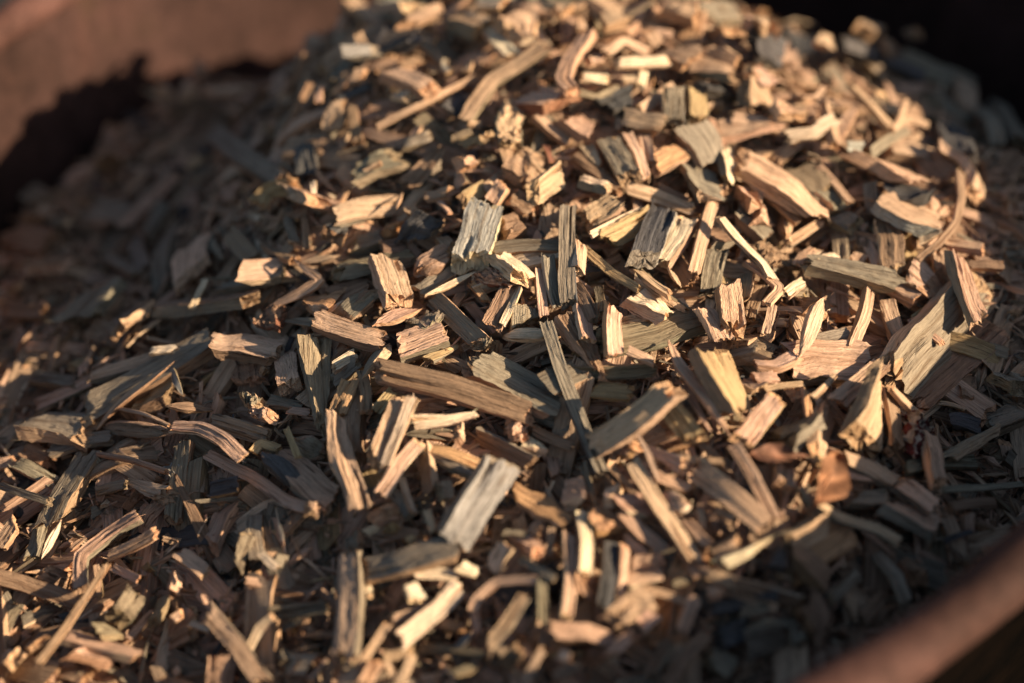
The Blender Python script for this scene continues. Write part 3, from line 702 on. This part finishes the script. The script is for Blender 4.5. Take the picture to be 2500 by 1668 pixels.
C3 300,690;600,790 100 G 1 s
C3 1530,1050;1850,1080 55 T 2 s
C4 430,290;750,280;1060,290 300 PT 1 s|wide striped slab|wide pinkish tan slab with fine stripes behind the long pointed pink chip
C4 150,300;300,310;480,220 75 P 3 s
C4 0,220;240,170 130 G 1 s
C4 580,110;870,60 100 GO 1 s
C4 1160,290;980,450;790,600 145 PB 3 s|lilac-brown slat|lilac-brown slat slanting down left in front of the wide striped slab
C4 1110,450;1060,700;980,940 175 TB 3 s|pitted ribbed slat|pale ribbed slat with rows of dark pits standing at the right
C4 1200,500;1270,930 85 BP 2 s
C4 1220,480;1350,620;1490,740 42 T 3 s
C4 320,920;640,740 130 OG 2 s
C4 700,690;610,1000 105 T 2 s
C4 600,560;780,380 50 T 4 s
C4 600,600;720,570 130 TO 2 s
C4 210,490;530,450 45 T 3 s
C4 540,490;580,740 55 AP 3 s
C4 430,500;540,530 80 T 2 s
C4 100,1030;330,1030;570,1040 130 BP 3 l|curled brown leaf|curled narrow brown leaf with pale ribs, left of the broad orange leaf
C4 780,1010;720,1210;570,1450 260 AB 5 l|broad orange leaf|broad dry orange-brown leaf standing on edge at the lower right
C4 400,880;560,980;660,1090 45 YT 3 s
C4 1490,770;1410,1060 230 RC 2 k|dark red striped bark|dark red bark lump with cream stripes in the right-hand shade
C4 1520,860;1560,1050;1610,1270 95 P 3 s|pink stick on red bark|pink stick leaning against the dark red striped bark
C4 1320,1130;1890,1080 95 N 1 s|green strip|dull green strip passing behind the pink stick in the right-hand shade
C4 1700,740;1930,790 105 D 2 s
C4 1650,1040;1880,920;2100,800 65 GT 2 s
C4 1270,1230;1560,1440 125 PG 3 s|dim pink peg|dim pink peg in the shade right of the broad orange leaf
C4 850,1060;1050,1130;1240,1250 110 TG 2 s
C4 840,1170;1090,1220 65 P 2 w
D4 480,40;800,250;1100,330;1290,440 65 TG 4 s|long curved splinter|long curved splinter with needle tip in front of the broad orange leaf
D4 380,460;570,370;750,260 165 TO 3 s|tan block at shadow edge|tan block half in sun below the broad orange leaf
D4 850,110;1200,90 110 G 1 s
D4 1150,160;1600,340 110 PG 2 s|dusky pink board|dusky pink board in the shade above the rusty rim
D4 1690,170;2050,130 85 B 2 s
C4 1640,1290;1950,1280;2280,1250 50 G 2 s
C4 370,1120;375,1280 140 PT 2 s
C4 130,410;330,420 85 P 3 s
C4 60,440;180,490 80 PC 2 s
C4 240,350;330,440 55 P 3 s
C4 2080,360;2280,490 100 GO 2 s
D4 460,560;650,720 130 B 2 s
D4 620,760;650,1290 140 B 2 p|shaded brown blade|blade-shaped brown chip pointing down in the lower right shade
D4 0,790;250,850;520,930 105 BG 2 s
D4 0,1000;250,960 85 GT 2 s
D4 1120,560;1260,720;1360,950 100 G 3 s|shaded grey slat|grey slat in the shade just above the rusty rim
D4 1000,1050;1180,850 110 B 1 s
D4 860,860;930,1080 80 T 1 w
D4 750,900;950,700 85 G 2 s
D4 1340,570;1450,750 130 B 1 s
D4 720,330;950,550 150 B 1 s
D4 180,1090;560,1090 80 GB 1 s
D4 1430,550;1630,650 110 B 1 s
D4 1650,440;1870,360 45 D 2 s
D4 230,560;400,600 140 D 2 o
D4 100,1250;330,1150 220 GO 2 s
D4 400,1170;540,1250 115 G 2 o
D3 1250,1520;1420,1230 85 BG 2 s
D3 1400,1570;1720,1180 100 BG 3 s
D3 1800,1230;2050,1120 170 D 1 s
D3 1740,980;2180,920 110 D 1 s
D3 1900,790;2280,870 85 D 2 s
D3 1700,1350;1900,1450 150 G 1 s
C4 1750,480;1900,560 150 B 0 s
C4 1600,600;1820,660 40 TY 2 t
C4 2000,160;2140,200 90 G 1 s
C4 2280,700;2000,800 150 G 0 s"""
LIFT = [0.0008, 0.003, 0.0055, 0.0080, 0.0110, 0.0150]
ROW0 = {'A': 0, 'B': 400, 'C': 800, 'D': 1188}
heroes = []
for ln in HEROES.strip().split('\n'):
    f = ln.split('|'); h = f[0].split()
    ox, oy = (0, 600, 1200, 1800)[int(h[0][1])-1], ROW0[h[0][0]]
    pts = [tuple(float(v) for v in q.split(',')) for q in h[1].split(';')]
    pts = [(ox + a/3.267, oy + b/3.267) for a, b in pts]
    ln_ = sum(math.dist(pts[i], pts[i+1]) for i in range(len(pts)-1))
    heroes.append(dict(pts=pts, w=float(h[2])/3.267, ty=h[3], lv=int(h[4]), sh=h[5], short=f[1] if len(f) > 1 else None,
                       full=f[2] if len(f) > 2 else None, len=ln_, area=ln_*float(h[2])/3.267))

def build_hero(h, r):
    L0 = LIFT[h['lv']]
    n = len(h['pts']); tilt = r.normal()*0.0018 if h['sh'] != 'l' else 0
    P = np.array([unproj(px, py, L0 + tilt*(2*i/(n-1)-1) + 0.001) for i, (px, py) in enumerate(h['pts'])])
    mid = P.mean(0); N = nrm(mid[0], mid[1])
    ax = P[-1]-P[0]; L = np.sum(np.linalg.norm(np.diff(P, axis=0), axis=1)); ax /= np.linalg.norm(ax)
    side = np.cross(N, ax); side /= np.linalg.norm(side)
    roll = r.normal()*(0.32 if h['lv'] < 4 else 0.16) if h['sh'] not in 'lf' else r.normal()*0.10
    if h['ty'][0] in 'CPTAYW': roll -= 0.22*math.copysign(1, float(side @ SUN))
    up = np.cross(ax, side); side, up = side*math.cos(roll)+up*math.sin(roll), up*math.cos(roll)-side*math.sin(roll)
    # true width from the width seen
    x0, y0, z0 = project(mid); x1, y1, _ = project(mid + side*0.002); xa, ya, _ = project(mid + ax*0.002)
    da = np.array((xa-x0, ya-y0)); da /= np.linalg.norm(da) + 1e-9; ds = np.array((x1-x0, y1-y0))
    eff = abs(ds[0]*da[1]-ds[1]*da[0])/0.002
    W = h['w']/max(eff, 2200)
    T = W*r.uniform(0.34, 0.60)
    if h['sh'] == 'f': T = W*0.16
    if h['sh'] in 'tk': T = W*0.8
    T = min(max(T, 0.0010), 0.0075)
    if W > 0.014: T = min(T, 0.0055)
    return P, N, ax, side, up, L, W, T

def hero_mesh(h, r):
    P, N, ax, side, up, L, W, T = build_hero(h, r)
    big = h['area'] > 3500
    rows, na, nb = (20, 9, 3) if big else (13, 6, 2)
    asp = W/L; jag = min(r.uniform(0.3, 0.75)*asp*(1.4 if h['sh'] == 'k' else 1), 0.20)
    sh = h['sh']
    if sh == 'o' and h['area'] < 3200: sh = 'f' if r.random() < 0.5 else 's'
    if len(P) > 2 and sh == 's':
        d0 = P[1]-P[0]; d1 = P[-1]-P[-2]
        if d0 @ d1 < 0.93*np.linalg.norm(d0)*np.linalg.norm(d1): sh = 'b'
    V, Q, cl, Tr = unit_chip(rows, na, nb, sh, r, jag, asp)
    e0 = 0.5*jag + 0.06*asp; V[:, 0] *= 1 + 2*e0      # the drawn ends are the tips of the ragged ends
    s = V[:, 0] + 0.5
    # centre line, in-plane bow and out-of-plane bend, twist
    C = catmull(P, np.clip(s, 0, 1))
    if len(P) > 2:                                 # wood snaps rather than curves
        dd = np.r_[0, np.cumsum(np.linalg.norm(np.diff(P, axis=0), axis=1))]; dd /= dd[-1]
        C = 0.2*C + 0.8*np.stack([np.interp(np.clip(s, 0, 1), dd, P[:, k]) for k in range(3)], 1)
        C = C + np.outer(0.022*W*smooth_noise(200, 4, r)[np.clip((s*199).astype(int), 0, 199)], side)
    if len(P) == 2:
        C = C + np.outer(np.sin(np.pi*s)*r.normal()*0.02*L, side) + np.outer(np.sin(np.pi*s)*r.normal()*0.015*L, up)
    C = C + (P[-1]-P[0])[None, :]*np.where(s > 1, s-1, np.where(s < 0, s, 0))[:, None]
    e = 0.03; s1 = np.clip(s, e, 1-e); t0 = catmull(P, s1-e); t1 = catmull(P, s1+e); tg = t1-t0; tg /= np.linalg.norm(tg, axis=1)[:, None]
    S = np.cross(up[None, :], tg); nl = np.linalg.norm(S, axis=1)[:, None]; S = S/np.maximum(nl, 1e-6); Uu = np.cross(tg, S)
    tw = r.normal()*0.16*(s-0.5)*2
    S2 = S*np.cos(tw)[:, None] + Uu*np.sin(tw)[:, None]; U2 = Uu*np.cos(tw)[:, None] - S*np.sin(tw)[:, None]
    X = C + S2*(V[:, 1]*W)[:, None] + U2*(V[:, 2]*T)[:, None]
    gc = np.stack([V[:, 0]*L, V[:, 1]*W, V[:, 2]*T], 1) + r.uniform(-5, 5, size=3)[None, :]
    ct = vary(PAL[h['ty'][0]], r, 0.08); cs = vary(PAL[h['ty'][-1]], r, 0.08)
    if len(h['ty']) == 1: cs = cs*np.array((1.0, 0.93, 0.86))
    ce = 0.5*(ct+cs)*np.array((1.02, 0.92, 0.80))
    tab = np.stack([ct, cs, ce]); cq = tab[cl]; ctr = np.repeat(ce[None], len(Tr), 0)
    # torn fibres standing off the broken ends
    if big and h['sh'] not in 'to':
        nf = int(r.integers(5, 14)); fv = []; ft = []; fg = []
        er = V[:, 0] > V[:, 0].max() - 0.10; el = V[:, 0] < V[:, 0].min() + 0.10
        for k in range(nf):
            pool = np.where(er if r.random() < 0.5 else el)[0]; i = int(r.choice(pool)); sg = 1 if V[i, 0] > 0 else -1
            ln = r.uniform(0.0010, 0.0036); rad = r.uniform(0.00008, 0.00022)
            d = sg*tg[i] + 0.35*r.normal(size=3); d /= np.linalg.norm(d); b0 = X[i] - d*0.0008; bend = r.normal(size=3)*0.25*ln
            o_ = len(X) + len(fv)
            e1 = np.cross(d, up); e1 /= np.linalg.norm(e1) + 1e-9; e2 = np.cross(d, e1)
            for c_, rr in ((b0, rad), (b0 + d*ln*0.6 + bend*0.3, rad*0.7)):
                for q in range(3): fv.append(c_ + (e1*math.cos(q*2.094) + e2*math.sin(q*2.094))*rr)
            fv.append(b0 + d*ln + bend)
            for q in range(3):
                qn = (q+1) % 3; ft += [(o_+q, o_+qn, o_+3+qn), (o_+q, o_+3+qn, o_+3+q), (o_+3+q, o_+3+qn, o_+6)]
            fg += [gc[i]]*7
        X = np.vstack([X, fv]); gc = np.vstack([gc, fg]); Tr = np.vstack([Tr, ft]); ctr = np.vstack([ctr, np.repeat((np.minimum(ct*1.25, .85))[None], len(ft), 0)])
    return X, Q, Tr, cq, ctr, gc, P.mean(0)

LIM = 300
chips = [h for h in heroes if h['sh'] != 'l' and h['sh'] != 't' and h['ty'] != 'RC']
order = sorted(chips, key=lambda h: -h['area'] - (1e6 if h['short'] else 0))
single = set(id(h) for h in order[:LIM])
landm = [h for h in heroes if h['short']]
for h in heroes:
    h['c'] = (sum(p[0] for p in h['pts'])/len(h['pts']), sum(p[1] for p in h['pts'])/len(h['pts']))
CN = {'P': 'pink', 'T': 'tan', 'Y': 'yellow', 'G': 'grey', 'D': 'dark grey', 'B': 'brown', 'O': 'olive-brown', 'C': 'cream', 'W': 'pale grey',
      'R': 'rust-red', 'A': 'orange-brown', 'N': 'olive green'}
def shape_word(h):
    a = h['len']/h['w']
    if h['sh'] == 'k': return 'crumbly lump'
    if h['sh'] == 'o': return 'rounded chip'
    if h['sh'] in 'wv': return 'wedge'
    if h['sh'] == 'p': return 'splinter'
    if h['sh'] == 'f': return 'flake'
    return 'thin stick' if a > 5 else 'stick' if a > 3.2 else 'chip' if a > 1.5 else 'blocky chip'
def direc(dx, dy):
    a = math.degrees(math.atan2(-dy, dx)) % 360
    return ['right of', 'above and right of', 'above', 'above and left of', 'left of', 'below and left of', 'below', 'below and right of'][int((a+22.5)//45) % 8]
used = set(h['full'] for h in heroes if h['full'])
def label_for(h):
    size = 'large' if h['area'] > 7000 else 'small' if h['area'] < 2200 else 'medium'
    base = f"{size} {CN[h['ty'][0]]} {shape_word(h)}"
    near = sorted((l for l in landm if l is not h), key=lambda l: math.dist(l['c'], h['c']))
    c = []
    for l in near[:5]:
        d = math.dist(l['c'], h['c']); dd = direc(h['c'][0]-l['c'][0], h['c'][1]-l['c'][1])
        c.append(f"{base} {'just ' if d < 110 else ''}{dd} the {l['short']}")
    c.append(f"{base} between the {near[0]['short']} and the {near[1]['short']}")
    c.append(f"{base} between the {near[1]['short']} and the {near[2]['short']}")
    for s in c:
        if s not in used and len(s.split()) <= 16: used.add(s); return s
    return c[-1]

stuffV, stuffQ, stuffT, stuffCQ, stuffCT, stuffG = [], [], [], [], [], []
voff = 0
def to_stuff(X, Q, Tr, cq, ct, g):
    global voff
    stuffV.append(X); stuffQ.append(Q+voff); stuffT.append(Tr+voff); stuffCQ.append(cq); stuffCT.append(ct); stuffG.append(g); voff += len(X)

def leaf_thing(h, r):
    P, N, ax, side, up, L, W, T = build_hero(h, r)
    root = bpy.data.objects.new('dry_leaf', None); col.objects.link(root); root.empty_display_size = 0.01
    c0 = P.mean(0); root.location = c0
    nu, nv = 26, 12; V = []; G = []
    for k, z in ((0, 0.5), (1, -0.5)):
        for i in range(nu):
            s = i/(nu-1); wd = (max(math.sin(math.pi*(1-(1-s)**1.35)), 0)**1.0)*0.56*W + 0.0002
            c = catmull(P, np.array([s]))[0]
            for j in range(nv):
                q = 2*j/(nv-1)-1
                fold = abs(q)**1.1*W*0.26 + 0.02*W*math.sin(s*38)*abs(q)
                V.append(c + side*q*wd*(1+0.05*math.sin(s*23+q)) + up*(fold + z*0.0005 + 0.0006*math.sin(9*s+3*q)) - c0)
                G.append((s*L, q*wd, 0))
    V = np.array(V); G = np.array(G); Q = []
    A = lambda k, i, j: k*nu*nv + i*nv + j
    for i in range(nu-1):
        for j in range(nv-1):
            Q.append((A(0, i, j), A(0, i+1, j), A(0, i+1, j+1), A(0, i, j+1))); Q.append((A(1, i, j), A(1, i, j+1), A(1, i+1, j+1), A(1, i+1, j)))
        Q.append((A(0, i, 0), A(1, i, 0), A(1, i+1, 0), A(0, i+1, 0))); Q.append((A(0, i, nv-1), A(0, i+1, nv-1), A(1, i+1, nv-1), A(1, i, nv-1)))
    Q = np.array(Q); col_ = np.array((0.255, 0.135, 0.072) if h['ty'][0] == 'A' else (0.27, 0.15, 0.10))
    me = fill_mesh('leaf_blade', V, Q, np.zeros((0, 3), int), np.repeat(col_[None], len(Q), 0), np.zeros((0, 3)), G, LEAF, True, 80)
    b = bpy.data.objects.new('blade', me); col.objects.link(b); b.parent = root
    # midrib: a thin tapering ridge along the fold
    V = []; n = 20
    for i in range(n):
        s = -0.06 + 1.02*i/(n-1); c = catmull(P, np.array([min(max(s, 0), 1)]))[0] + (P[-1]-P[0])*min(s, 0); ra = 0.0007*(1-0.7*max(s, 0))
        for k in range(5):
            a = k*2*math.pi/5; V.append(c + side*math.cos(a)*ra + up*(math.sin(a)*ra + 0.0004) - c0)
    V = np.array(V); Q = np.array([(i*5+k, i*5+(k+1) % 5, (i+1)*5+(k+1) % 5, (i+1)*5+k) for i in range(n-1) for k in range(5)])
    me = fill_mesh('leaf_rib', V, Q, np.zeros((0, 3), int), np.repeat((col_*1.35)[None], len(Q), 0), np.zeros((0, 3)), V, LEAF, True, 80)
    b = bpy.data.objects.new('midrib', me); col.objects.link(b); b.parent = root
    root['label'] = h['full']; root['category'] = 'leaf'

for k, h in enumerate(heroes):
    r = np.random.default_rng(1000+k)
    if h['sh'] == 'l': leaf_thing(h, r); continue
    X, Q, Tr, cq, ct, g, c0 = hero_mesh(h, r)
    if h['ty'] == 'RC':                     # red bark with pale stripes running along it
        st = (np.sin(V_ := (g[Q].mean(1)[:, 1]-g[:, 1].mean())*1500) > 0.35); cq[st] = (0.42, 0.33, 0.25); cq[~st] = (0.13, 0.025, 0.018)
        nm, cat = 'bark_piece', 'bark'
    elif h['sh'] == 't': nm, cat = 'twig', 'twig'
    elif id(h) in single: nm, cat = 'wood_chip', 'wood chip'
    else: to_stuff(X, Q, Tr, cq, ct, g); continue
    me = fill_mesh(nm, X-c0, Q, Tr, cq, ct, g, WOOD)
    o = bpy.data.objects.new(nm, me); col.objects.link(o); o.location = c0
    o['label'] = h['full'] or label_for(h); o['category'] = cat
    if cat == 'wood chip': o['group'] = 'wood chips lying on top of the heap'
    if cat == 'twig': o['group'] = 'twigs among the wood chips'

# ---------------------------------------------------------------- the rusty tub
RIM = [(.086, -.209), (.183, -.139), (.30, -.055), (.375, .05), (.395, .22), (.33, .40), (.15, .50), (-.05, .475), (-.20, .37),
       (-.262, .279), (-.292, .21), (-.318, .11), (-.322, 0.0), (-.285, -.15), (-.165, -.255), (-.03, -.272)]
def closed(P, n):
    P = np.array(P, float); m = len(P); out = []
    for i in range(m):
        p0, p1, p2, p3 = P[i-1], P[i], P[(i+1) % m], P[(i+2) % m]
        for k in range(n):
            f = k/n; out.append(0.5*((2*p1) + (p2-p0)*f + (2*p0-5*p1+4*p2-p3)*f*f + (3*p1-p0-3*p2+p3)*f**3))
    return np.array(out)
rc = closed(RIM, 10); ctr = np.array((0.03, 0.12)); NR = len(rc)
def rimz(p): return 0.05 + -0.006 + 0.0524*(p[0]+.27) + 0.092*(p[1]-.25) + 0.050*min(max((p[0]-.20)/.15, 0), 1)*min(max((p[1]+.02)/.2, 0), 1) - 0.019*math.exp(-((p[0]-.14)/.1)**2 - ((p[1]+.17)/.1)**2)
rz = np.array([rimz(p) for p in rc])
out = rc - ctr; out /= np.linalg.norm(out, axis=1)[:, None]
tub = bpy.data.objects.new('steel_tub', None); col.objects.link(tub); tub.location = (0.03, 0.12, -0.3); tub.empty_display_size = 0.05
tub['label'] = 'rusty brown steel tub with a rolled rim holding the heap of wood chips'; tub['category'] = 'tub'
def simple(name, V, Q, mat, parent=None, off=(0, 0, 0)):
    me = bpy.data.meshes.new(name); me.from_pydata([tuple(v) for v in (np.array(V)-np.array(off))], [], [tuple(int(x) for x in q) for q in Q]); me.materials.append(mat)
    me.polygons.foreach_set('use_smooth', [True]*len(me.polygons)); me.update()
    o = bpy.data.objects.new(name, me); col.objects.link(o); o.parent = parent; return o
off = np.array((0.03, 0.12, -0.3))
V = []; prof = []
for d in np.linspace(0, 1, 14): prof.append((0.0 - 0.06*d**1.4 - 0.02*d, -0.35*d, 0))
for d in np.linspace(1, 0, 14): prof.append((0.003 - 0.06*d**1.4 - 0.02*d, -0.35*d, 1))
for (o_, z_, k) in prof:
    for i in range(NR):
        dent = 0.0022*math.sin(i*0.55 + z_*30) + 0.0015*math.sin(i*0.21 - z_*47)
        p = rc[i] + out[i]*(o_ + dent*min(1, -z_*8)); V.append((p[0], p[1], rz[i]*max(0, 1+z_*2.5) + z_*0.9))
Q = [(a*NR+i, a*NR+(i+1) % NR, (a+1)*NR+(i+1) % NR, (a+1)*NR+i) for a in range(len(prof)-1) for i in range(NR)]
V.append((0.03, 0.12, -0.315)); cb = len(V)-1
Q += [(13*NR+(i+1) % NR, 13*NR+i, cb) for i in range(NR)]
wall = simple('wall', V, Q, RUST, tub, off)
wall.data.materials.append(SHADE_BLACK)                 # the outside is coloured black in place of shade
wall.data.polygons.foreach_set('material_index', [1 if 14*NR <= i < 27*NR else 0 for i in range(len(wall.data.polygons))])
V = []; m = 16; RR = 0.0102
for i in range(NR):
    rr = RR*(1 + 0.05*math.sin(i*0.9) + 0.04*math.sin(i*0.37+1))
    for k in range(m):
        a = 2*math.pi*k/m; p = rc[i] + out[i]*(0.006 + rr*math.cos(a)*1.05); V.append((p[0], p[1], rz[i] + rr*math.sin(a)))
Q = [(i*m+k, ((i+1) % NR)*m+k, ((i+1) % NR)*m+(k+1) % m, i*m+(k+1) % m) for i in range(NR) for k in range(m)]
simple('rolled_rim', V, Q, RIMRUST, tub, off)

# ---------------------------------------------------------------- everything under and between the single chips: one mass
def inside(p):
    a = rc[:, 0]; b = rc[:, 1]; a2 = np.roll(a, -1); b2 = np.roll(b, -1); x = p[:, 0][:, None]; y = p[:, 1][:, None]
    c = ((b[None] > y) != (b2[None] > y)) & (x < (a2-a)[None]*(y-b[None])/(b2-b+1e-12)[None] + a[None])
    return c.sum(1) % 2 == 1
def scatter(n, r):
    got = []
    while sum(len(g) for g in got) < n:
        p = np.stack([r.uniform(-.32, .40, n*3), r.uniform(-.26, .50, n*3)], 1)
        p = p[inside((p - ctr)*1.09 + ctr)]
        P3 = np.stack([p[:, 0], p[:, 1], hgt(p[:, 0], p[:, 1])], 1); x, y, z = project(P3)
        vis = (x > -150) & (x < 2650) & (y > -120) & (y < 1900)
        keep = vis | (r.random(len(p)) < 0.25)
        dens = np.clip((0.62/z)**1.2, 0.5, 1.6)          # nothing wasted far back
        got.append(p[keep & (r.random(len(p)) < dens/1.6)])
    return np.concatenate(got)[:n]
KEYS = list('PTGBOCDYA'); KW = np.array([.30, .33, .13, .12, .03, .05, .02, .01, .01]); KW = KW/KW.sum()
def populate(n, rows, na, nb, ntemp, r, Lm, Ls, wr, tr_, dz0, dz1, tiltsd, shapes, dark=0.8):
    temps = []
    for k in range(ntemp):
        temps.append(unit_chip(rows, na, nb, shapes[k % len(shapes)], r, r.uniform(0.04, 0.13), 0.3))
    p = scatter(n, r); z = hgt(p[:, 0], p[:, 1]); e = 0.004
    gx = (hgt(p[:, 0]+e, p[:, 1]) - hgt(p[:, 0]-e, p[:, 1]))/(2*e); gy = (hgt(p[:, 0], p[:, 1]+e) - hgt(p[:, 0], p[:, 1]-e))/(2*e)
    N = np.stack([-gx, -gy, np.ones(n)], 1) + r.normal(size=(n, 3))*tiltsd; N /= np.linalg.norm(N, axis=1)[:, None]
    a = r.uniform(0, 2*np.pi, n); A = np.stack([np.cos(a), np.sin(a), np.zeros(n)], 1)
    A = A - N*(A*N).sum(1)[:, None]; A /= np.linalg.norm(A, axis=1)[:, None]; B = np.cross(N, A)
    L = np.exp(r.normal(size=n)*Ls)*Lm; W = L*r.uniform(*wr, n); W = np.clip(W, 0.0007, 0.012); T = W*r.uniform(*tr_, n)
    C = np.stack([p[:, 0], p[:, 1], z + r.uniform(dz0, dz1, n)], 1)
    sx, sy, _ = project(C); own = np.zeros(n)
    for h in heroes:                       # loose bits lie beneath the big chips, not through them
        if h['area'] < 2200: continue
        for q in range(len(h['pts'])-1):
            (ax_, ay_), (bx_, by_) = h['pts'][q], h['pts'][q+1]; ll = (bx_-ax_)**2 + (by_-ay_)**2
            f = np.clip(((sx-ax_)*(bx_-ax_) + (sy-ay_)*(by_-ay_))/ll, 0, 1)
            dd = np.hypot(sx-ax_-f*(bx_-ax_), sy-ay_-f*(by_-ay_))
            own = np.maximum(own, np.clip(1.5 - dd/(h['w']*0.5 + 14), 0, 1)*min(1, h['area']/4500))
    if Lm > 0.02: C[:, 2] -= 0.0038*own; N = N + own[:, None]*1.2*np.stack([-gx, -gy, np.ones(n)], 1); N /= np.linalg.norm(N, axis=1)[:, None]; A = A - N*(A*N).sum(1)[:, None]; A /= np.linalg.norm(A, axis=1)[:, None]; B = np.cross(N, A)
    elif Lm > 0.011: C[:, 2] -= 0.001*own
    elif Lm > 0.009: C[:, 2] -= 0.002*own
    kind = r.choice(len(KEYS), n, p=KW); kind2 = np.where(r.random(n) < 0.55, kind, r.choice(len(KEYS), n, p=KW))
    tab = np.array([PAL[k] for k in KEYS])*dark
    c1 = tab[kind]*(1 + r.normal(size=(n, 1))*0.13); c2 = tab[kind2]*(1 + r.normal(size=(n, 1))*0.13)*np.array((1.0, 0.94, 0.88)); c3 = 0.5*(c1+c2)*np.array((1.0, 0.9, 0.78))
    ti = r.integers(0, ntemp, n)
    for k in range(ntemp):
        V, Q, cl, Tr = temps[k]; ix = np.where(ti == k)[0]
        if not len(ix): continue
        l = V[None]*np.stack([L[ix], W[ix], T[ix]], 1)[:, None, :]
        bow = np.sin(np.pi*(V[:, 0]+0.5))[None]*(r.normal(size=len(ix))*0.06*L[ix])[:, None]
        X = C[ix][:, None] + A[ix][:, None]*l[..., 0:1] + B[ix][:, None]*l[..., 1:2] + N[ix][:, None]*(l[..., 2:3] + bow[..., None])
        nv = len(V); o_ = (np.arange(len(ix))*nv)[:, None, None]
        tabs = np.clip(np.stack([c1[ix], c2[ix], c3[ix]], 1), 0.01, 0.85)
        to_stuff(X.reshape(-1, 3), (Q[None]+o_).reshape(-1, 4), (Tr[None]+o_).reshape(-1, 3), tabs[:, cl].reshape(-1, 3),
                 np.repeat(tabs[:, 2], len(Tr), 0), (l + r.uniform(-5, 5, (len(ix), 1, 3))).reshape(-1, 3))
r = np.random.default_rng(5)
S = 'sswpsvsfss'
populate(5300, 7, 4, 2, 60, r, 0.0285, 0.34, (0.13, 0.31), (0.28, 0.6), -0.0085, 0.0004, 0.30, S, 0.84)
populate(2400, 5, 3, 1, 30, r, 0.022, 0.30, (0.2, 0.5), (0.3, 0.6), -0.018, -0.006, 0.35, S)
populate(9500, 3, 2, 1, 30, r, 0.0095, 0.40, (0.08, 0.30), (0.3, 0.7), -0.0065, 0.0015, 0.45, 'spwsp')
populate(5500, 3, 2, 1, 24, r, 0.0130, 0.40, (0.05, 0.12), (0.5, 0.9), -0.005, 0.0035, 0.30, 'pspw', 0.95)
populate(3500, 3, 2, 1, 20, r, 0.0028, 0.45, (0.3, 0.7), (0.3, 0.8), -0.006, 0.002, 0.6, 'skp', 0.9)
# the packed dust below them, a lumpy sheet
gx, gy = np.meshgrid(np.linspace(-.33, .41, 220), np.linspace(-.27, .51, 230)); P2 = np.stack([gx.ravel(), gy.ravel()], 1)
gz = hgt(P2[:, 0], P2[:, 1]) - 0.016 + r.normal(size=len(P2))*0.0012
ok = inside((P2 - ctr)*1.04 + ctr); idx = np.arange(220*230).reshape(230, 220)
q = np.stack([idx[:-1, :-1].ravel(), idx[:-1, 1:].ravel(), idx[1:, 1:].ravel(), idx[1:, :-1].ravel()], 1); q = q[ok[q].all(1)]
uq, inv = np.unique(q, return_inverse=True); Pz = np.stack([P2[:, 0], P2[:, 1], gz], 1)[uq]
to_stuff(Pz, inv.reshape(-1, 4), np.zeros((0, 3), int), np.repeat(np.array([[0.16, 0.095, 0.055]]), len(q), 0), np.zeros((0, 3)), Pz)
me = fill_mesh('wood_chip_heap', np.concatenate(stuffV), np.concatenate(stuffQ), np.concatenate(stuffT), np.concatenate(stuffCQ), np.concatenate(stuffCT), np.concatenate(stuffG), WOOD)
heap = bpy.data.objects.new('wood_chip_heap', me); col.objects.link(heap)
heap['kind'] = 'stuff'; heap['label'] = 'mass of small wood chips, splinters and dust filling the tub'; heap['category'] = 'wood chips'

# ---------------------------------------------------------------- the ground round the tub
n = 60; V = []; 
for i in range(n):
    for j in range(n):
        x = (i/(n-1)*2-1); y = (j/(n-1)*2-1); x = math.copysign(abs(x)**3*60, x); y = math.copysign(abs(y)**3*60, y)
        V.append((x, y, -0.322 + (0.004*math.sin(x*3+1)*math.sin(y*4) if abs(x)+abs(y) < 9 else 0)))
g = simple('ground', V, [(i*n+j, (i+1)*n+j, (i+1)*n+j+1, i*n+j+1) for i in range(n-1) for j in range(n-1)], SOIL)
g['kind'] = 'structure'
print('triangles in heap', len(heap.data.polygons))
